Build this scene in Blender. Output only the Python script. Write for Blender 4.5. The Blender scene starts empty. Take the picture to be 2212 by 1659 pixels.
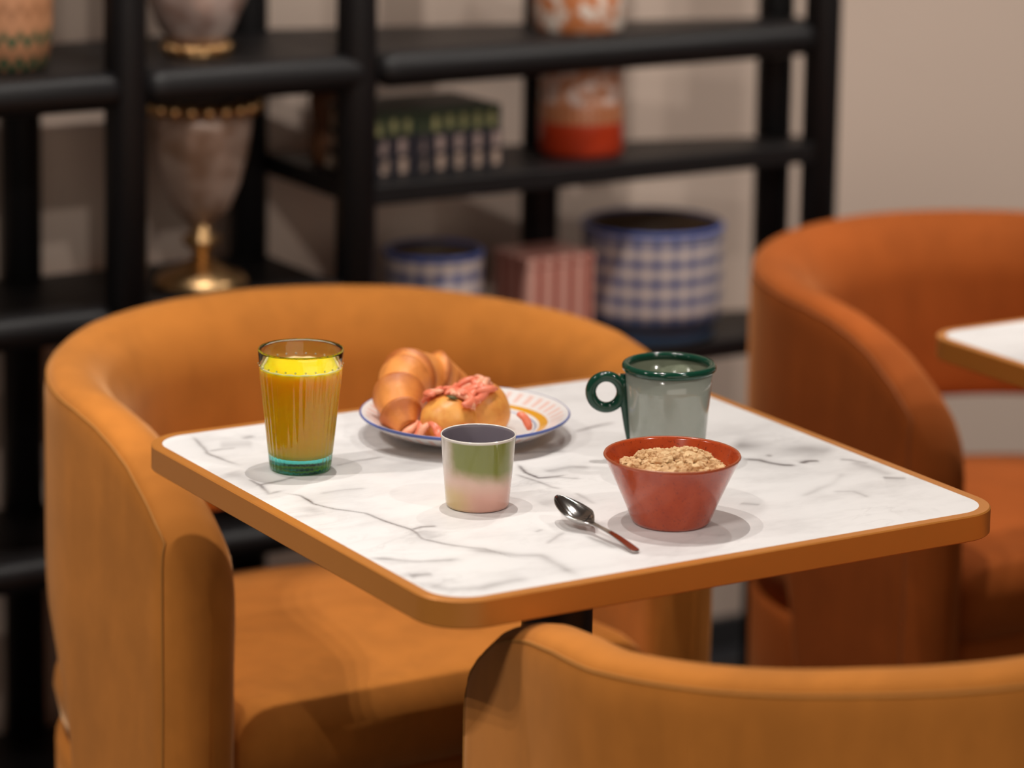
import bpy, bmesh, math, random
import numpy as np
from mathutils import Vector, Matrix, noise

S = bpy.context.scene
COL = S.collection
random.seed(7)
PI = math.pi

# ------------------------------------------------------------------ camera, world, lights, exposure
CAM_R = Vector((0.856582, -0.5158, 0.014741))
CAM_U = Vector((0.069899, 0.14429, 0.987064))
CAM_F = Vector((0.511254, 0.844471, -0.15965))
CAM_C = Vector((-1.60899, -2.56072, 1.60056))
cam = bpy.data.cameras.new('camera')
camo = bpy.data.objects.new('camera', cam)
COL.objects.link(camo)
m = Matrix((CAM_R, CAM_U, -CAM_F)).transposed().to_4x4()
m.translation = CAM_C
camo.matrix_world = m
cam.sensor_width = 36.0
cam.lens = 116.19
cam.shift_y = -0.2836
cam.clip_start = 0.05
cam.dof.use_dof = True
cam.dof.focus_distance = 3.02
cam.dof.aperture_fstop = 2.8
S.camera = camo

w = bpy.data.worlds.new('world')
S.world = w
w.use_nodes = True
w.node_tree.nodes['Background'].inputs[0].default_value = (1.0, 0.86, 0.74, 1)
w.node_tree.nodes['Background'].inputs[1].default_value = 0.08

S.view_settings.view_transform = 'Standard'
S.view_settings.look = 'None'
S.view_settings.gamma = 1.0
S.view_settings.use_curve_mapping = False
S.view_settings.exposure = 0.06

def spot(name, loc, target, power, angle=115, blend=0.5, radius=0.011, col=(1.0, 0.94, 0.87)):
    l = bpy.data.lights.new(name, 'SPOT')
    l.energy = power; l.spot_size = math.radians(angle); l.spot_blend = blend
    l.shadow_soft_size = radius; l.color = col
    o = bpy.data.objects.new(name, l)
    COL.objects.link(o)
    o.location = loc
    d = Vector(target) - Vector(loc)
    o.rotation_euler = d.to_track_quat('-Z', 'Y').to_euler()
    return o

ZL = 2.75
# small ceiling spots over the table row, a pair of clusters to the left, two washing the wall
spot('ceiling_spotlight', (0.04, 0.28, ZL), (0.04, 0.25, 0), 74, 78)
spot('ceiling_spotlight', (1.00, 0.75, ZL), (0.9, 0.6, 0), 36, 100)
spot('ceiling_spotlight', (-0.43, 0.26, ZL), (-0.3, 0.2, 0), 38, 78)
for k in range(3):
    spot('ceiling_spotlight', (-1.78 - .14 * k, 0.45, ZL), (-0.9, 0.4, 0.4), 62, 54, 0.8)
for k in range(3):
    spot('ceiling_spotlight', (-1.62, -1.16 - .14 * k, ZL), (-0.35, -0.75, 0.5), 42, 42, 0.8)
spot('ceiling_spotlight', (0.5, -1.6, ZL), (0.9, 1.1, 0.8), 40, 70)
spot('ceiling_spotlight', (-1.2, -2.2, ZL), (0.25, 1.2, 0.98), 60, 26, 0.6)  # added narrow fill spot, brightens the left shelf bay and goblet
spot('ceiling_spotlight', (1.75, -0.5, ZL), (1.75, 1.34, 0.7), 78, 75)  # added spot to brighten the wall on the right
spot('ceiling_spotlight', (2.1, 0.1, ZL), (1.5, 0.5, 0.4), 55, 58)
# added soft fill panel behind the camera, brightening the shelf bays from the front
l = bpy.data.lights.new('rear_fill_light', 'AREA'); l.shape = 'RECTANGLE'; l.size = 5.0; l.size_y = 2.2; l.energy = 43; l.color = (1.0, 0.87, 0.76)
lo = bpy.data.objects.new('rear_fill_light', l); COL.objects.link(lo)
lo.location = (-1.2, -4.9, 1.4); lo.rotation_euler = (math.radians(90), 0, 0)

# ------------------------------------------------------------------ helpers
def link(o, parent=None):
    COL.objects.link(o)
    if parent is not None:
        o.parent = parent
    return o

def tag(o, label=None, cat=None, group=None, kind=None):
    if label: o['label'] = label
    if cat: o['category'] = cat
    if group: o['group'] = group
    if kind: o['kind'] = kind
    return o

def thing(name, label, cat, loc=(0, 0, 0), rz=0.0, group=None):
    o = bpy.data.objects.new(name, None)
    o.empty_display_size = 0.05
    o.location = loc; o.rotation_euler = (0, 0, rz)
    COL.objects.link(o)
    return tag(o, label, cat, group)

def mesh(name, verts, faces, mats, parent=None, smooth=True, mi=None, sub=0, loc=None):
    me = bpy.data.meshes.new(name)
    me.from_pydata([tuple(v) for v in verts], [], [tuple(f) for f in faces])
    if not isinstance(mats, (list, tuple)): mats = [mats]
    for mt in mats: me.materials.append(mt)
    if mi: me.polygons.foreach_set('material_index', mi)
    bm = bmesh.new(); bm.from_mesh(me)
    bmesh.ops.recalc_face_normals(bm, faces=bm.faces)
    bm.to_mesh(me); bm.free()
    if smooth:
        me.polygons.foreach_set('use_smooth', [True] * len(me.polygons))
    me.update()
    o = bpy.data.objects.new(name, me)
    if loc: o.location = loc
    link(o, parent)
    if sub:
        md = o.modifiers.new('subdivision', 'SUBSURF'); md.levels = sub; md.render_levels = sub
    return o

def sharp(o, ang=35):
    me = o.data
    bm = bmesh.new(); bm.from_mesh(me)
    a = math.radians(ang)
    for e in bm.edges:
        if len(e.link_faces) == 2 and e.calc_face_angle(0) > a: e.smooth = False
    bm.to_mesh(me); bm.free()
    return o

def lathe_data(prof, seg=96, rmod=None):
    """prof: list of (r, z); closes poles where r == 0."""
    V, F, idx = [], [], []
    for (r, z) in prof:
        if r < 1e-6:
            idx.append([len(V)] * seg); V.append((0, 0, z))
        else:
            row = []
            for k in range(seg):
                a = 2 * PI * k / seg
                rr = r if rmod is None else rmod(r, z, a)
                row.append(len(V)); V.append((rr * math.cos(a), rr * math.sin(a), z))
            idx.append(row)
    rows = []
    for i in range(len(prof) - 1):
        A, B = idx[i], idx[i + 1]
        for k in range(seg):
            q = []
            for v in (A[k], A[(k + 1) % seg], B[(k + 1) % seg], B[k]):
                if v not in q: q.append(v)
            if len(q) >= 3: F.append(q); rows.append(i)
    return V, F, rows

def lathe(name, prof, mats, parent=None, seg=96, matrow=None, rmod=None, loc=None, sub=0):
    V, F, rows = lathe_data(prof, seg, rmod)
    mi = [matrow(r) for r in rows] if matrow else None
    return mesh(name, V, F, mats, parent, True, mi, sub, loc)

def tube_data(pts, rad, seg=12, closed=False, flat=1.0, up=None):
    pts = [Vector(p) for p in pts]
    n = len(pts)
    V, F = [], []
    prev = None
    for i, p in enumerate(pts):
        a = pts[(i - 1) % n] if (closed or i > 0) else p
        b = pts[(i + 1) % n] if (closed or i < n - 1) else p
        t = (b - a).normalized()
        ref = Vector(up) if up else (prev if prev is not None else (Vector((0, 0, 1)) if abs(t.z) < .9 else Vector((1, 0, 0))))
        x = (ref - t * ref.dot(t)).normalized()
        y = t.cross(x)
        prev = x
        r = rad[i] if isinstance(rad, (list, tuple)) else rad
        for k in range(seg):
            an = 2 * PI * k / seg
            V.append(p + x * (r * flat * math.cos(an)) + y * (r * math.sin(an)))
    m_ = n if closed else n - 1
    for i in range(m_):
        j = (i + 1) % n
        for k in range(seg):
            F.append((i * seg + k, i * seg + (k + 1) % seg, j * seg + (k + 1) % seg, j * seg + k))
    if not closed:
        F.append(tuple(range(seg))[::-1]); F.append(tuple((n - 1) * seg + k for k in range(seg)))
    return V, F

def tube(name, pts, rad, mat, parent=None, seg=12, closed=False, flat=1.0, up=None, sub=0):
    V, F = tube_data(pts, rad, seg, closed, flat, up)
    return mesh(name, V, F, mat, parent, True, None, sub)

def box_data(x0, x1, y0, y1, z0, z1):
    V = [(x, y, z) for z in (z0, z1) for (x, y) in ((x0, y0), (x1, y0), (x1, y1), (x0, y1))]
    F = [(3, 2, 1, 0), (4, 5, 6, 7), (0, 1, 5, 4), (1, 2, 6, 5), (2, 3, 7, 6), (3, 0, 4, 7)]
    return V, F

def bevel(o, wd=0.002, seg=2):
    md = o.modifiers.new('bevel', 'BEVEL'); md.width = wd; md.segments = seg; md.limit_method = 'ANGLE'
    return o

def box(name, x0, x1, y0, y1, z0, z1, mat, parent=None, bv=0.002):
    V, F = box_data(x0, x1, y0, y1, z0, z1)
    o = mesh(name, V, F, mat, parent, False)
    if bv: bevel(o, bv)
    return o

def prism(name, poly, z0, z1, mat, parent=None, bv=0.002, smooth=False):
    n = len(poly)
    V = [(x, y, z0) for x, y in poly] + [(x, y, z1) for x, y in poly]
    F = [tuple(range(n))[::-1], tuple(range(n, 2 * n))] + [(i, (i + 1) % n, n + (i + 1) % n, n + i) for i in range(n)]
    o = mesh(name, V, F, mat, parent, smooth)
    if bv: bevel(o, bv)
    return o

def rrect(hx, hy, r, seg=10):
    P = []
    for cx, cy, a0 in ((hx - r, hy - r, 0), (-hx + r, hy - r, PI / 2), (-hx + r, -hy + r, PI), (hx - r, -hy + r, 1.5 * PI)):
        for k in range(seg + 1):
            a = a0 + PI / 2 * k / seg
            P.append((cx + r * math.cos(a), cy + r * math.sin(a)))
    return P

def copy_tree(o, parent=None):
    c = o.copy(); COL.objects.link(c)
    if parent is not None: c.parent = parent
    for ch in list(o.children): copy_tree(ch, c)
    return c

# ------------------------------------------------------------------ materials
class NT:
    def __init__(s, name):
        s.m = bpy.data.materials.new(name); s.m.use_nodes = True
        s.t = s.m.node_tree; s.p = s.t.nodes['Principled BSDF']
    def n(s, ty, **kw):
        nd = s.t.nodes.new(ty)
        for k, v in kw.items(): setattr(nd, k, v)
        return nd
    def put(s, v, sock):
        if hasattr(v, 'is_output'): s.t.links.new(v, sock)
        else:
            if sock.type == 'RGBA' and len(v) == 3: v = (*v, 1)
            sock.default_value = v
    def ma(s, op, a, b=0.0, c=0.0):
        nd = s.n('ShaderNodeMath', operation=op)
        for i, v in enumerate((a, b, c)): s.put(v, nd.inputs[i])
        return nd.outputs[0]
    def ss(s, v, lo, hi):
        nd = s.n('ShaderNodeMapRange', interpolation_type='SMOOTHSTEP')
        s.put(v, nd.inputs[0]); nd.inputs[1].default_value = lo; nd.inputs[2].default_value = hi
        return nd.outputs[0]
    def mix(s, f, a, b):
        nd = s.n('ShaderNodeMix', data_type='RGBA')
        s.put(f, nd.inputs[0]); s.put(a, nd.inputs[6]); s.put(b, nd.inputs[7])
        return nd.outputs[2]
    def obj(s):
        if not hasattr(s, '_o'): s._o = s.n('ShaderNodeTexCoord').outputs['Object']
        return s._o
    def xyz(s, v=None):
        nd = s.n('ShaderNodeSeparateXYZ'); s.t.links.new(v or s.obj(), nd.inputs[0]); return nd.outputs
    def noise(s, scale, detail=3.0, rough=0.5, vec=None, dist=0.0):
        nd = s.n('ShaderNodeTexNoise'); s.t.links.new(vec or s.obj(), nd.inputs['Vector'])
        nd.inputs['Scale'].default_value = scale; nd.inputs['Detail'].default_value = detail
        nd.inputs['Roughness'].default_value = rough; nd.inputs['Distortion'].default_value = dist
        return nd.outputs[0]
    def scale(s, v3, vec=None):
        nd = s.n('ShaderNodeMapping'); s.t.links.new(vec or s.obj(), nd.inputs[0])
        nd.inputs['Scale'].default_value = v3; return nd.outputs[0]
    def bump(s, h, strength=0.2, dist=0.002):
        nd = s.n('ShaderNodeBump'); s.put(h, nd.inputs['Height'])
        nd.inputs['Strength'].default_value = strength; nd.inputs['Distance'].default_value = dist
        s.t.links.new(nd.outputs[0], s.p.inputs['Normal'])
    def set(s, **kw):
        for k, v in kw.items(): s.put(v, s.p.inputs[k.replace('_', ' ')])
        return s

def plain(name, col, rough=0.5, metal=0.0, var=0.08, nscale=12.0, bump=0.0, **kw):
    n = NT(name)
    f = n.noise(nscale, 4)
    c = n.mix(f, tuple(min(1, x * (1 - var)) for x in col), tuple(min(1, x * (1 + var)) for x in col))
    n.set(Base_Color=c, Roughness=rough, Metallic=metal)
    if bump: n.bump(n.noise(nscale * 20, 3), bump, 0.001)
    for k, v in kw.items(): n.put(v, n.p.inputs[k.replace('_', ' ')])
    return n.m

def velvet(name, col, hi):
    n = NT(name)
    blot = n.noise(7.0, 4, 0.6)
    streak = n.noise(30.0, 3, 0.6, n.scale((1, 1, .25)))
    f = n.ss(n.ma('ADD', n.ma('MULTIPLY', blot, .7), n.ma('MULTIPLY', streak, .3)), .35, .65)
    c = n.mix(f, tuple(x * .86 for x in col), tuple(x * 1.1 for x in col))
    n.set(Base_Color=c, Roughness=0.85, Sheen_Weight=0.5, Sheen_Roughness=0.35, Sheen_Tint=hi)
    n.p.inputs['Specular IOR Level'].default_value = 0.15
    n.bump(n.ma('ADD', n.noise(900, 2), n.ma('MULTIPLY', n.noise(25, 4, .6), 2.0)), 0.14, 0.0008)
    return n.m

M = {}
M['mustard'] = velvet('mustard_velvet', (0.52, 0.182, 0.030), (1.0, 0.64, 0.36))
M['rust'] = velvet('rust_fabric', (0.36, 0.085, 0.014), (1.0, 0.45, 0.18))
M['mustard_seam'] = plain('mustard_piping', (0.40, 0.16, 0.025), 0.8)
M['rust_seam'] = plain('rust_piping', (0.30, 0.08, 0.014), 0.8)
M['black_wood'] = plain('black_stained_wood', (0.0085, 0.0075, 0.008), 0.45, var=.2, bump=.05, Specular_IOR_Level=.28)
M['black_metal'] = plain('black_powder_coat', (0.010, 0.0105, 0.012), 0.45, bump=.05)
M['wall'] = plain('warm_beige_paint', (0.72, 0.57, 0.475), 0.85, var=.03, nscale=3, bump=.06)
M['ceiling'] = plain('ceiling_paint', (0.25, 0.22, 0.2), 0.9, var=.03)
M['floor'] = plain('dark_floor', (0.035, 0.035, 0.04), 0.45, var=.15, nscale=5)
M['skirting'] = plain('dark_skirting', (0.03, 0.028, 0.03), 0.5)
M['trim'] = plain('caramel_edge_band', (0.54, 0.20, 0.034), 0.38, var=.03, nscale=40, Metallic=0.25)
M['underside'] = plain('table_underside', (0.03, 0.022, 0.018), 0.6)

def marble():
    n = NT('white_marble_laminate')
    at = n.n('ShaderNodeAttribute', attribute_name='vein').outputs['Fac']
    f1 = n.noise(9, 6, .6, n.scale((1, 2.2, 1)), 1.2)
    fine = n.ma('SUBTRACT', 1.0, n.ss(n.ma('ABSOLUTE', n.ma('SUBTRACT', f1, .5)), 0.0, 0.035))
    mask = n.ss(n.noise(5, 3, .5), .48, .68)
    fine = n.ma('MULTIPLY', n.ma('MULTIPLY', fine, mask), .16)
    cloud = n.ma('MULTIPLY', n.ss(n.noise(11, 5, .6, n.scale((1, 2, 1))), .42, .8), .24)
    v = n.ma('MINIMUM', n.ma('ADD', n.ma('ADD', at, fine), cloud), 1.0)
    c = n.mix(v, (0.80, 0.785, 0.785), (0.17, 0.15, 0.15))
    n.set(Base_Color=c, Roughness=0.32)
    n.p.inputs['Specular IOR Level'].default_value = 0.3
    return n.m
M['marble'] = marble()
# veins of the table laminate: (strength, half width, points on the table plane)
VEINS = [
    (0.7, 0.0016, [(-0.267, 0.068), (-0.252, 0.047), (-0.253, 0.018), (-0.244, -0.006), (-0.225, -0.032), (-0.221, -0.068), (-0.216, -0.093), (-0.219, -0.124), (-0.208, -0.148), (-0.187, -0.174), (-0.179, -0.207), (-0.164, -0.227)]),
    (0.9, 0.0022, [(-0.268, 0.122), (-0.267, 0.095), (-0.275, 0.066), (-0.258, 0.07)]),
    (0.9, 0.0022, [(-0.274, 0.095), (-0.243, 0.099), (-0.224, 0.105)]),
    (0.85, 0.002, [(-0.177, 0.122), (-0.151, 0.125), (-0.121, 0.124)]),
    (0.6, 0.002, [(-0.248, 0.281), (-0.255, 0.245), (-0.262, 0.216), (-0.259, 0.186), (-0.255, 0.163)]),
    (0.5, 0.0025, [(-0.259, 0.222), (-0.244, 0.224), (-0.23, 0.221)]),
    (0.3, 0.0022, [(-0.235, 0.044), (-0.208, 0.047), (-0.185, 0.041)]),
    (0.6, 0.002, [(-0.216, -0.093), (-0.203, -0.09), (-0.188, -0.095)]),
    (0.5, 0.002, [(-0.287, -0.149), (-0.27, -0.165), (-0.251, -0.181), (-0.216, -0.193)]),
    (0.6, 0.004, [(-0.282, -0.211), (-0.261, -0.217)]),
    (0.45, 0.006, [(-0.284, -0.235), (-0.271, -0.258), (-0.244, -0.27), (-0.211, -0.266), (-0.192, -0.268)]),
    (0.4, 0.004, [(-0.21, 0.247), (-0.195, 0.253)]),
    (0.3, 0.014, [(-0.243, 0.238), (-0.21, 0.224)]),
    (0.42, 0.016, [(-0.279, 0.148), (-0.268, 0.122), (-0.263, 0.086)]),
    (0.35, 0.012, [(-0.206, 0.158), (-0.185, 0.126), (-0.147, 0.126)]),
    (0.3, 0.012, [(-0.215, -0.099), (-0.205, -0.128)]),
    (0.25, 0.01, [(-0.262, 0.014), (-0.267, -0.009)]),
    (0.8, 0.002, [(-0.022, 0.044), (-0.028, 0.015), (-0.027, -0.006), (-0.009, -0.01), (0.003, -0.009)]),
    (0.5, 0.002, [(-0.027, -0.006), (-0.008, -0.013), (0.009, -0.028)]),
    (0.5, 0.0025, [(-0.04, 0.017), (-0.035, -0.017), (-0.033, -0.039), (-0.027, -0.052)]),
    (0.6, 0.0025, [(0.09, 0.117), (0.114, 0.125), (0.146, 0.131)]),
    (0.5, 0.003, [(-0.001, 0.076), (0.024, 0.068), (0.046, 0.059)]),
    (0.5, 0.0025, [(-0.022, -0.065), (-0.023, -0.086), (-0.026, -0.107)]),
    (0.5, 0.002, [(-0.122, -0.156), (-0.112, -0.152)]),
    (0.4, 0.002, [(-0.133, -0.191), (-0.118, -0.181), (-0.099, -0.168)]),
    (0.4, 0.003, [(-0.086, -0.185), (-0.085, -0.208), (-0.084, -0.231)]),
    (0.5, 0.005, [(-0.201, -0.164), (-0.186, -0.185), (-0.172, -0.206), (-0.157, -0.218), (-0.155, -0.245), (-0.156, -0.279)]),
    (0.4, 0.005, [(-0.013, 0.008), (0.023, 0.012), (0.039, 0.001)]),
    (0.25, 0.012, [(-0.074, -0.082), (-0.043, -0.078), (-0.033, -0.094)]),
    (0.9, 0.003, [(0.181, -0.04), (0.194, -0.052), (0.197, -0.068), (0.203, -0.079), (0.213, -0.086)]),
    (0.9, 0.003, [(0.221, -0.081), (0.233, -0.078), (0.245, -0.082)]),
    (0.6, 0.003, [(0.212, -0.039), (0.212, -0.047)]),
    (0.55, 0.022, [(0.199, 0.009), (0.228, -0.021), (0.256, -0.039), (0.281, -0.064)]),
    (0.6, 0.003, [(0.263, -0.086), (0.272, -0.093), (0.278, -0.108), (0.281, -0.115)]),
    (0.6, 0.004, [(0.262, -0.158), (0.281, -0.171)]),
    (0.2, 0.004, [(0.239, -0.126), (0.205, -0.152), (0.153, -0.175)]),
    (0.3, 0.003, [(0.189, -0.175), (0.208, -0.183), (0.21, -0.208)]),
    (0.3, 0.004, [(0.092, -0.165), (0.105, -0.18)]),
    (0.35, 0.007, [(0.271, -0.099), (0.277, -0.157)]),
]

# ------------------------------------------------------------------ the setting
def struct(o, label=None):
    o['kind'] = 'structure'
    if label: o['label'] = label
    return o

struct(box('floor', -4, 4.5, -4.5, 1.38, -0.05, 0.0, M['floor'], bv=0))
struct(box('wall_back', -4, 4.5, 1.34, 1.46, 0.0, 3.0, M['wall'], bv=0))
struct(box('ceiling', -4, 4.5, -4.5, 1.46, 3.0, 3.05, M['ceiling'], bv=0))
struct(box('baseboard_back', -4, 4.5, 1.325, 1.34, 0.0, 0.045, M['skirting'], bv=0.002))

# ------------------------------------------------------------------ tables
TOP = 0.75
def vein_field(X, Y):
    out = np.zeros(X.shape)
    for (s, wd, pts) in VEINS:
        best = np.full(X.shape, 9.0); prog = np.zeros(X.shape)
        tot = sum(math.dist(pts[i], pts[i + 1]) for i in range(len(pts) - 1)); acc = 0.0
        for i in range(len(pts) - 1):
            ax, ay = pts[i]; bx, by = pts[i + 1]
            dx, dy = bx - ax, by - ay; L2 = dx * dx + dy * dy + 1e-12; L = math.sqrt(L2)
            t = np.clip(((X - ax) * dx + (Y - ay) * dy) / L2, 0, 1)
            d = np.hypot(X - ax - t * dx, Y - ay - t * dy)
            k = d < best
            best = np.where(k, d, best); prog = np.where(k, (acc + t * L) / tot, prog)
            acc += L
        fade = np.clip(np.minimum(prog, 1 - prog) / .12, 0.15, 1)
        core = np.exp(-(best / wd) ** 1.6)
        halo = 0.22 * np.exp(-best / (wd * 4.0)) if wd < .008 else 0
        out = np.maximum(out, s * fade * (core + halo))
    return np.clip(out, 0, 1)

def marble_top(parent, veins):
    h = 0.2895; r = 0.036; n = 386 if veins else 40
    g = np.linspace(-h, h, n)
    X, Y = np.meshgrid(g, g)
    # pull the corner vertices onto the rounded corner
    cx, cy = np.abs(X) - (h - r), np.abs(Y) - (h - r)
    inc = (cx > 0) & (cy > 0)
    d = np.hypot(cx, cy); k = np.where(inc & (d > r), r / np.maximum(d, 1e-9), 1.0)
    X = np.where(inc, np.sign(X) * ((h - r) + cx * k), X); Y = np.where(inc, np.sign(Y) * ((h - r) + cy * k), Y)
    V = np.stack([X.ravel(), Y.ravel(), np.full(X.size, TOP - 0.0003)], 1)
    idx = np.arange(n * n).reshape(n, n)
    F = np.stack([idx[:-1, :-1], idx[:-1, 1:], idx[1:, 1:], idx[1:, :-1]], -1).reshape(-1, 4)
    me = bpy.data.meshes.new('marble_surface')
    me.from_pydata(V.tolist(), [], F.tolist())
    me.materials.append(M['marble'])
    if veins:
        wob = np.array([noise.noise_vector(Vector((x * 14, y * 14, 0))) * .6 + noise.noise_vector(Vector((x * 45, y * 45, 3))) * .25 +
                        noise.noise_vector(Vector((x * 120, y * 120, 9))) * .1 for x, y, z in V.tolist()])
        amp = np.array([noise.noise(Vector((x * 22, y * 22, 5))) for x, y, z in V.tolist()])
        f = vein_field(V[:, 0] + wob[:, 0] * .006, V[:, 1] + wob[:, 1] * .006) * np.clip(.85 + amp * .8, .25, 1.25)
        at = me.attributes.new('vein', 'FLOAT', 'POINT')
        at.data.foreach_set('value', f.astype(np.float32))
    me.update()
    return link(bpy.data.objects.new('marble_surface', me), parent)

def make_table(label, loc, veins):
    t = thing('cafe_table', label, 'table', loc)
    # edge band: ring with rounded corners
    o = rrect(.3, .3, .046, 12); i = rrect(.2895, .2895, .036, 12)
    ob = rrect(.2988, .2988, .045, 12)
    n = len(o)
    z1, z0 = TOP, TOP - .0245
    rings = [[(x, y, z0) for x, y in i], [(x, y, z0) for x, y in ob], [(x, y, z0 + .0012) for x, y in o],
             [(x, y, z1 - .0012) for x, y in o], [(x, y, z1) for x, y in ob], [(x, y, z1) for x, y in i], [(x, y, z1 - .004) for x, y in i]]
    V = [p for rg in rings for p in rg]; F = []
    for a in range(len(rings) - 1):
        for k in range(n):
            F.append((a * n + k, a * n + (k + 1) % n, (a + 1) * n + (k + 1) % n, (a + 1) * n + k))
    b = mesh('edge_band', V, F, M['trim'], t); sharp(b, 40)
    marble_top(t, veins)
    prism('core_board', rrect(.289, .289, .035, 8), TOP - .022, TOP - .002, M['underside'], t, 0)
    pl = lathe('pedestal', [(0, .014), (.034, .014), (.034, .7), (.036, .715), (.09, .7279), (0, .7279)], M['black_metal'], t, 48); sharp(pl)
    pl = lathe('base_plate', [(0, 0), (.168, 0), (.17, .002), (.17, .010), (.166, .0125), (.05, .014), (0, .014)], M['black_metal'], t, 64); sharp(pl)
    return t

make_table('square white marble cafe table laid with breakfast, caramel edge band', (0, 0, 0), True)
make_table('empty white marble cafe table in front of the rust chair', (.963, 0, 0), False)

# ------------------------------------------------------------------ barrel chairs
def lerp_tab(tab, x):
    if x <= tab[0][0]: return tab[0][1]
    for (a, va), (b, vb) in zip(tab, tab[1:]):
        if x <= b:
            return va + (vb - va) * (x - a) / (b - a)
    return tab[-1][1]

ARC = .471
ZT = [(0, .757), (.2, .755), (.30, .750), (.40, .746), (.471, .742), (.521, .735), (.56, .724), (.591, .711), (.631, .683), (.655, .660), (.671, .636), (.683, .604), (.691, .56)]
ZB = [(0, .51), (.24, .515), (.30, .515), (.36, .49), (.405, .46), (.437, .42), (.460, .36), (.474, .27), (.484, .12), (.490, .0), (1, 0)]
YF = [(0, .205), (.25, .220), (.45, .226), (.75, .224)]   # how far forward the arm front reaches at each height

def section(zt, zb):
    """closed profile of the band: flat outer panel with a tight shoulder, crown falling softly to the inside"""
    h = zt - zb
    P = [(1, zb + .012), (1, zb + .3 * h), (1, zb + .6 * h), (1, zt - .055), (1, zt - .024), (.88, zt - .006), (.5, zt), (.1, zt - .001), (-.25, zt - .008), (-.7, zt - .026),
         (-1, zt - .06), (-1.0, zb + .6 * h), (-1.0, zb + .3 * h), (-1, zb + .012), (-.85, zb), (.85, zb)]
    for _ in range(2):
        Q = []
        for i in range(len(P)):
            a, b = P[i], P[(i + 1) % len(P)]
            Q += [(a[0] * .75 + b[0] * .25, a[1] * .75 + b[1] * .25), (a[0] * .25 + b[0] * .75, a[1] * .25 + b[1] * .75)]
        P = Q
    return P

def make_chair(label, mat, seam, group=None, rise=0.0):
    t = thing('barrel_chair', label, 'chair', (0, 0, 0), 0, group)
    hw = .300; T = .041
    arcs = sorted(set([round(a, 4) for a in list(np.linspace(0, .35, 26)) + list(np.linspace(.35, .49, 44)) + list(np.linspace(.5, .691, 34))]))
    cols = [-a for a in arcs[::-1]] + arcs[1:]
    K = len(section(.76, .5)); V = []; nC = len(cols)
    for s in cols:
        sg = 1 if s >= 0 else -1; a = abs(s)
        zt, zb = lerp_tab(ZT, a) + rise * max(0, 1 - a / .42), lerp_tab(ZB, a)
        end = max(0.0, (a - .645) / .046); endk = max(.10, math.sqrt(max(0.0, 1 - min(1, end) ** 2.2)))
        for (nx, zz) in section(zt, zb):
            zz = max(zz, zb)
            bulge = 1 + .12 * math.sin(PI * min(1, max(0, (zz - .5) / .25))) if nx < 0 else 1
            off = nx * T * endk * bulge
            if a <= ARC:
                th = a / hw
                x, y = (hw + off) * math.sin(th), (hw + off) * math.cos(th)
            else:
                fwd = (a - ARC) / .22
                yf = lerp_tab(YF, zz)
                x = hw + off - .012 * fwd * fwd; y = -fwd * yf
            V.append((sg * x, y, zz))
    F = []
    for i in range(nC - 1):
        for k in range(K):
            F.append((i * K + k, i * K + (k + 1) % K, (i + 1) * K + (k + 1) % K, (i + 1) * K + k))
    F.append(tuple(range(K))); F.append(tuple((nC - 1) * K + k for k in range(K)))
    sh = mesh('wraparound_back', V, F, mat, t, True)
    # piping along the outer shoulder of the crown and down both arm fronts
    kk = 17
    P = [Vector(V[i * K + kk]) for i in range(3, nC - 3)]
    fr = []
    for side in (0, 1):
        c = 5 if side == 0 else nC - 6
        fr.append([Vector(V[c * K + k]) for k in range(kk, 0, -1)])
    P = fr[0][::-1] + P[3:-3] + fr[1]
    tube('piping', P, .0016, seam, sh, 6)
    # upholstered base: U-shaped drum
    def outline(rr, fx, yfr):
        Q = []
        for k in range(33):
            a = PI * k / 32
            Q.append((rr * math.cos(a), .0 + rr * math.sin(a)))
        # step in behind the arm panels, then forward between them
        Q += [(-fx, -.012), (-fx, yfr + .03)] + [(-fx + .03 - .03 * math.cos(PI / 2 * q), yfr + .03 - .03 * math.sin(PI / 2 * q)) for q in (.33, .66, 1)]
        Q += [(fx - .03 + .03 * math.sin(PI / 2 * q), yfr + .03 - .03 * math.cos(PI / 2 * q)) for q in (0, .33, .66)]
        Q += [(fx, yfr + .03), (fx, -.012)]
        return Q
    Fr, Bk = -.205, .30
    def stack(name, levels, closed_mat):
        rings = [[(x, y, z + tl * (y + .2)) for x, y in outline(rr, fx, yfr)] for (rr, fx, yfr, z, tl) in levels]
        n = len(rings[0]); V = [p for r in rings for p in r]; F = []
        for a in range(len(rings) - 1):
            for k in range(n):
                F.append((a * n + k, a * n + (k + 1) % n, (a + 1) * n + (k + 1) % n, (a + 1) * n + k))
        F.append(tuple(range(n))[::-1]); F.append(tuple((len(rings) - 1) * n + k for k in range(n)))
        return mesh(name, V, F, closed_mat, t, True)
    TL = -.06
    stack('base', [(.31, .236, Fr + .03, .018, 0), (.322, .240, Fr + .02, .030, 0), (.330, .246, Fr + .01, .15, 0), (.332, .248, Fr, .33, 0), (.326, .245, Fr + .006, .355, TL)], mat)
    R0 = .334
    lv = [(R0 - .012, .243, Fr + .008, .358, TL)]
    for q in range(0, 7):
        a = PI / 2 * q / 6
        lv.append((R0 - .05 + .05 * math.cos(a), .249 - .03 + .03 * math.cos(a), Fr - .012 + .04 - .04 * math.cos(a), .41 + .045 * math.sin(a), TL))
    lv.append((.20, .17, Fr + .10, .461, TL)); lv.append((.10, .08, -.06, .464, TL))
    stack('seat_cushion', lv, mat)
    return t

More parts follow.
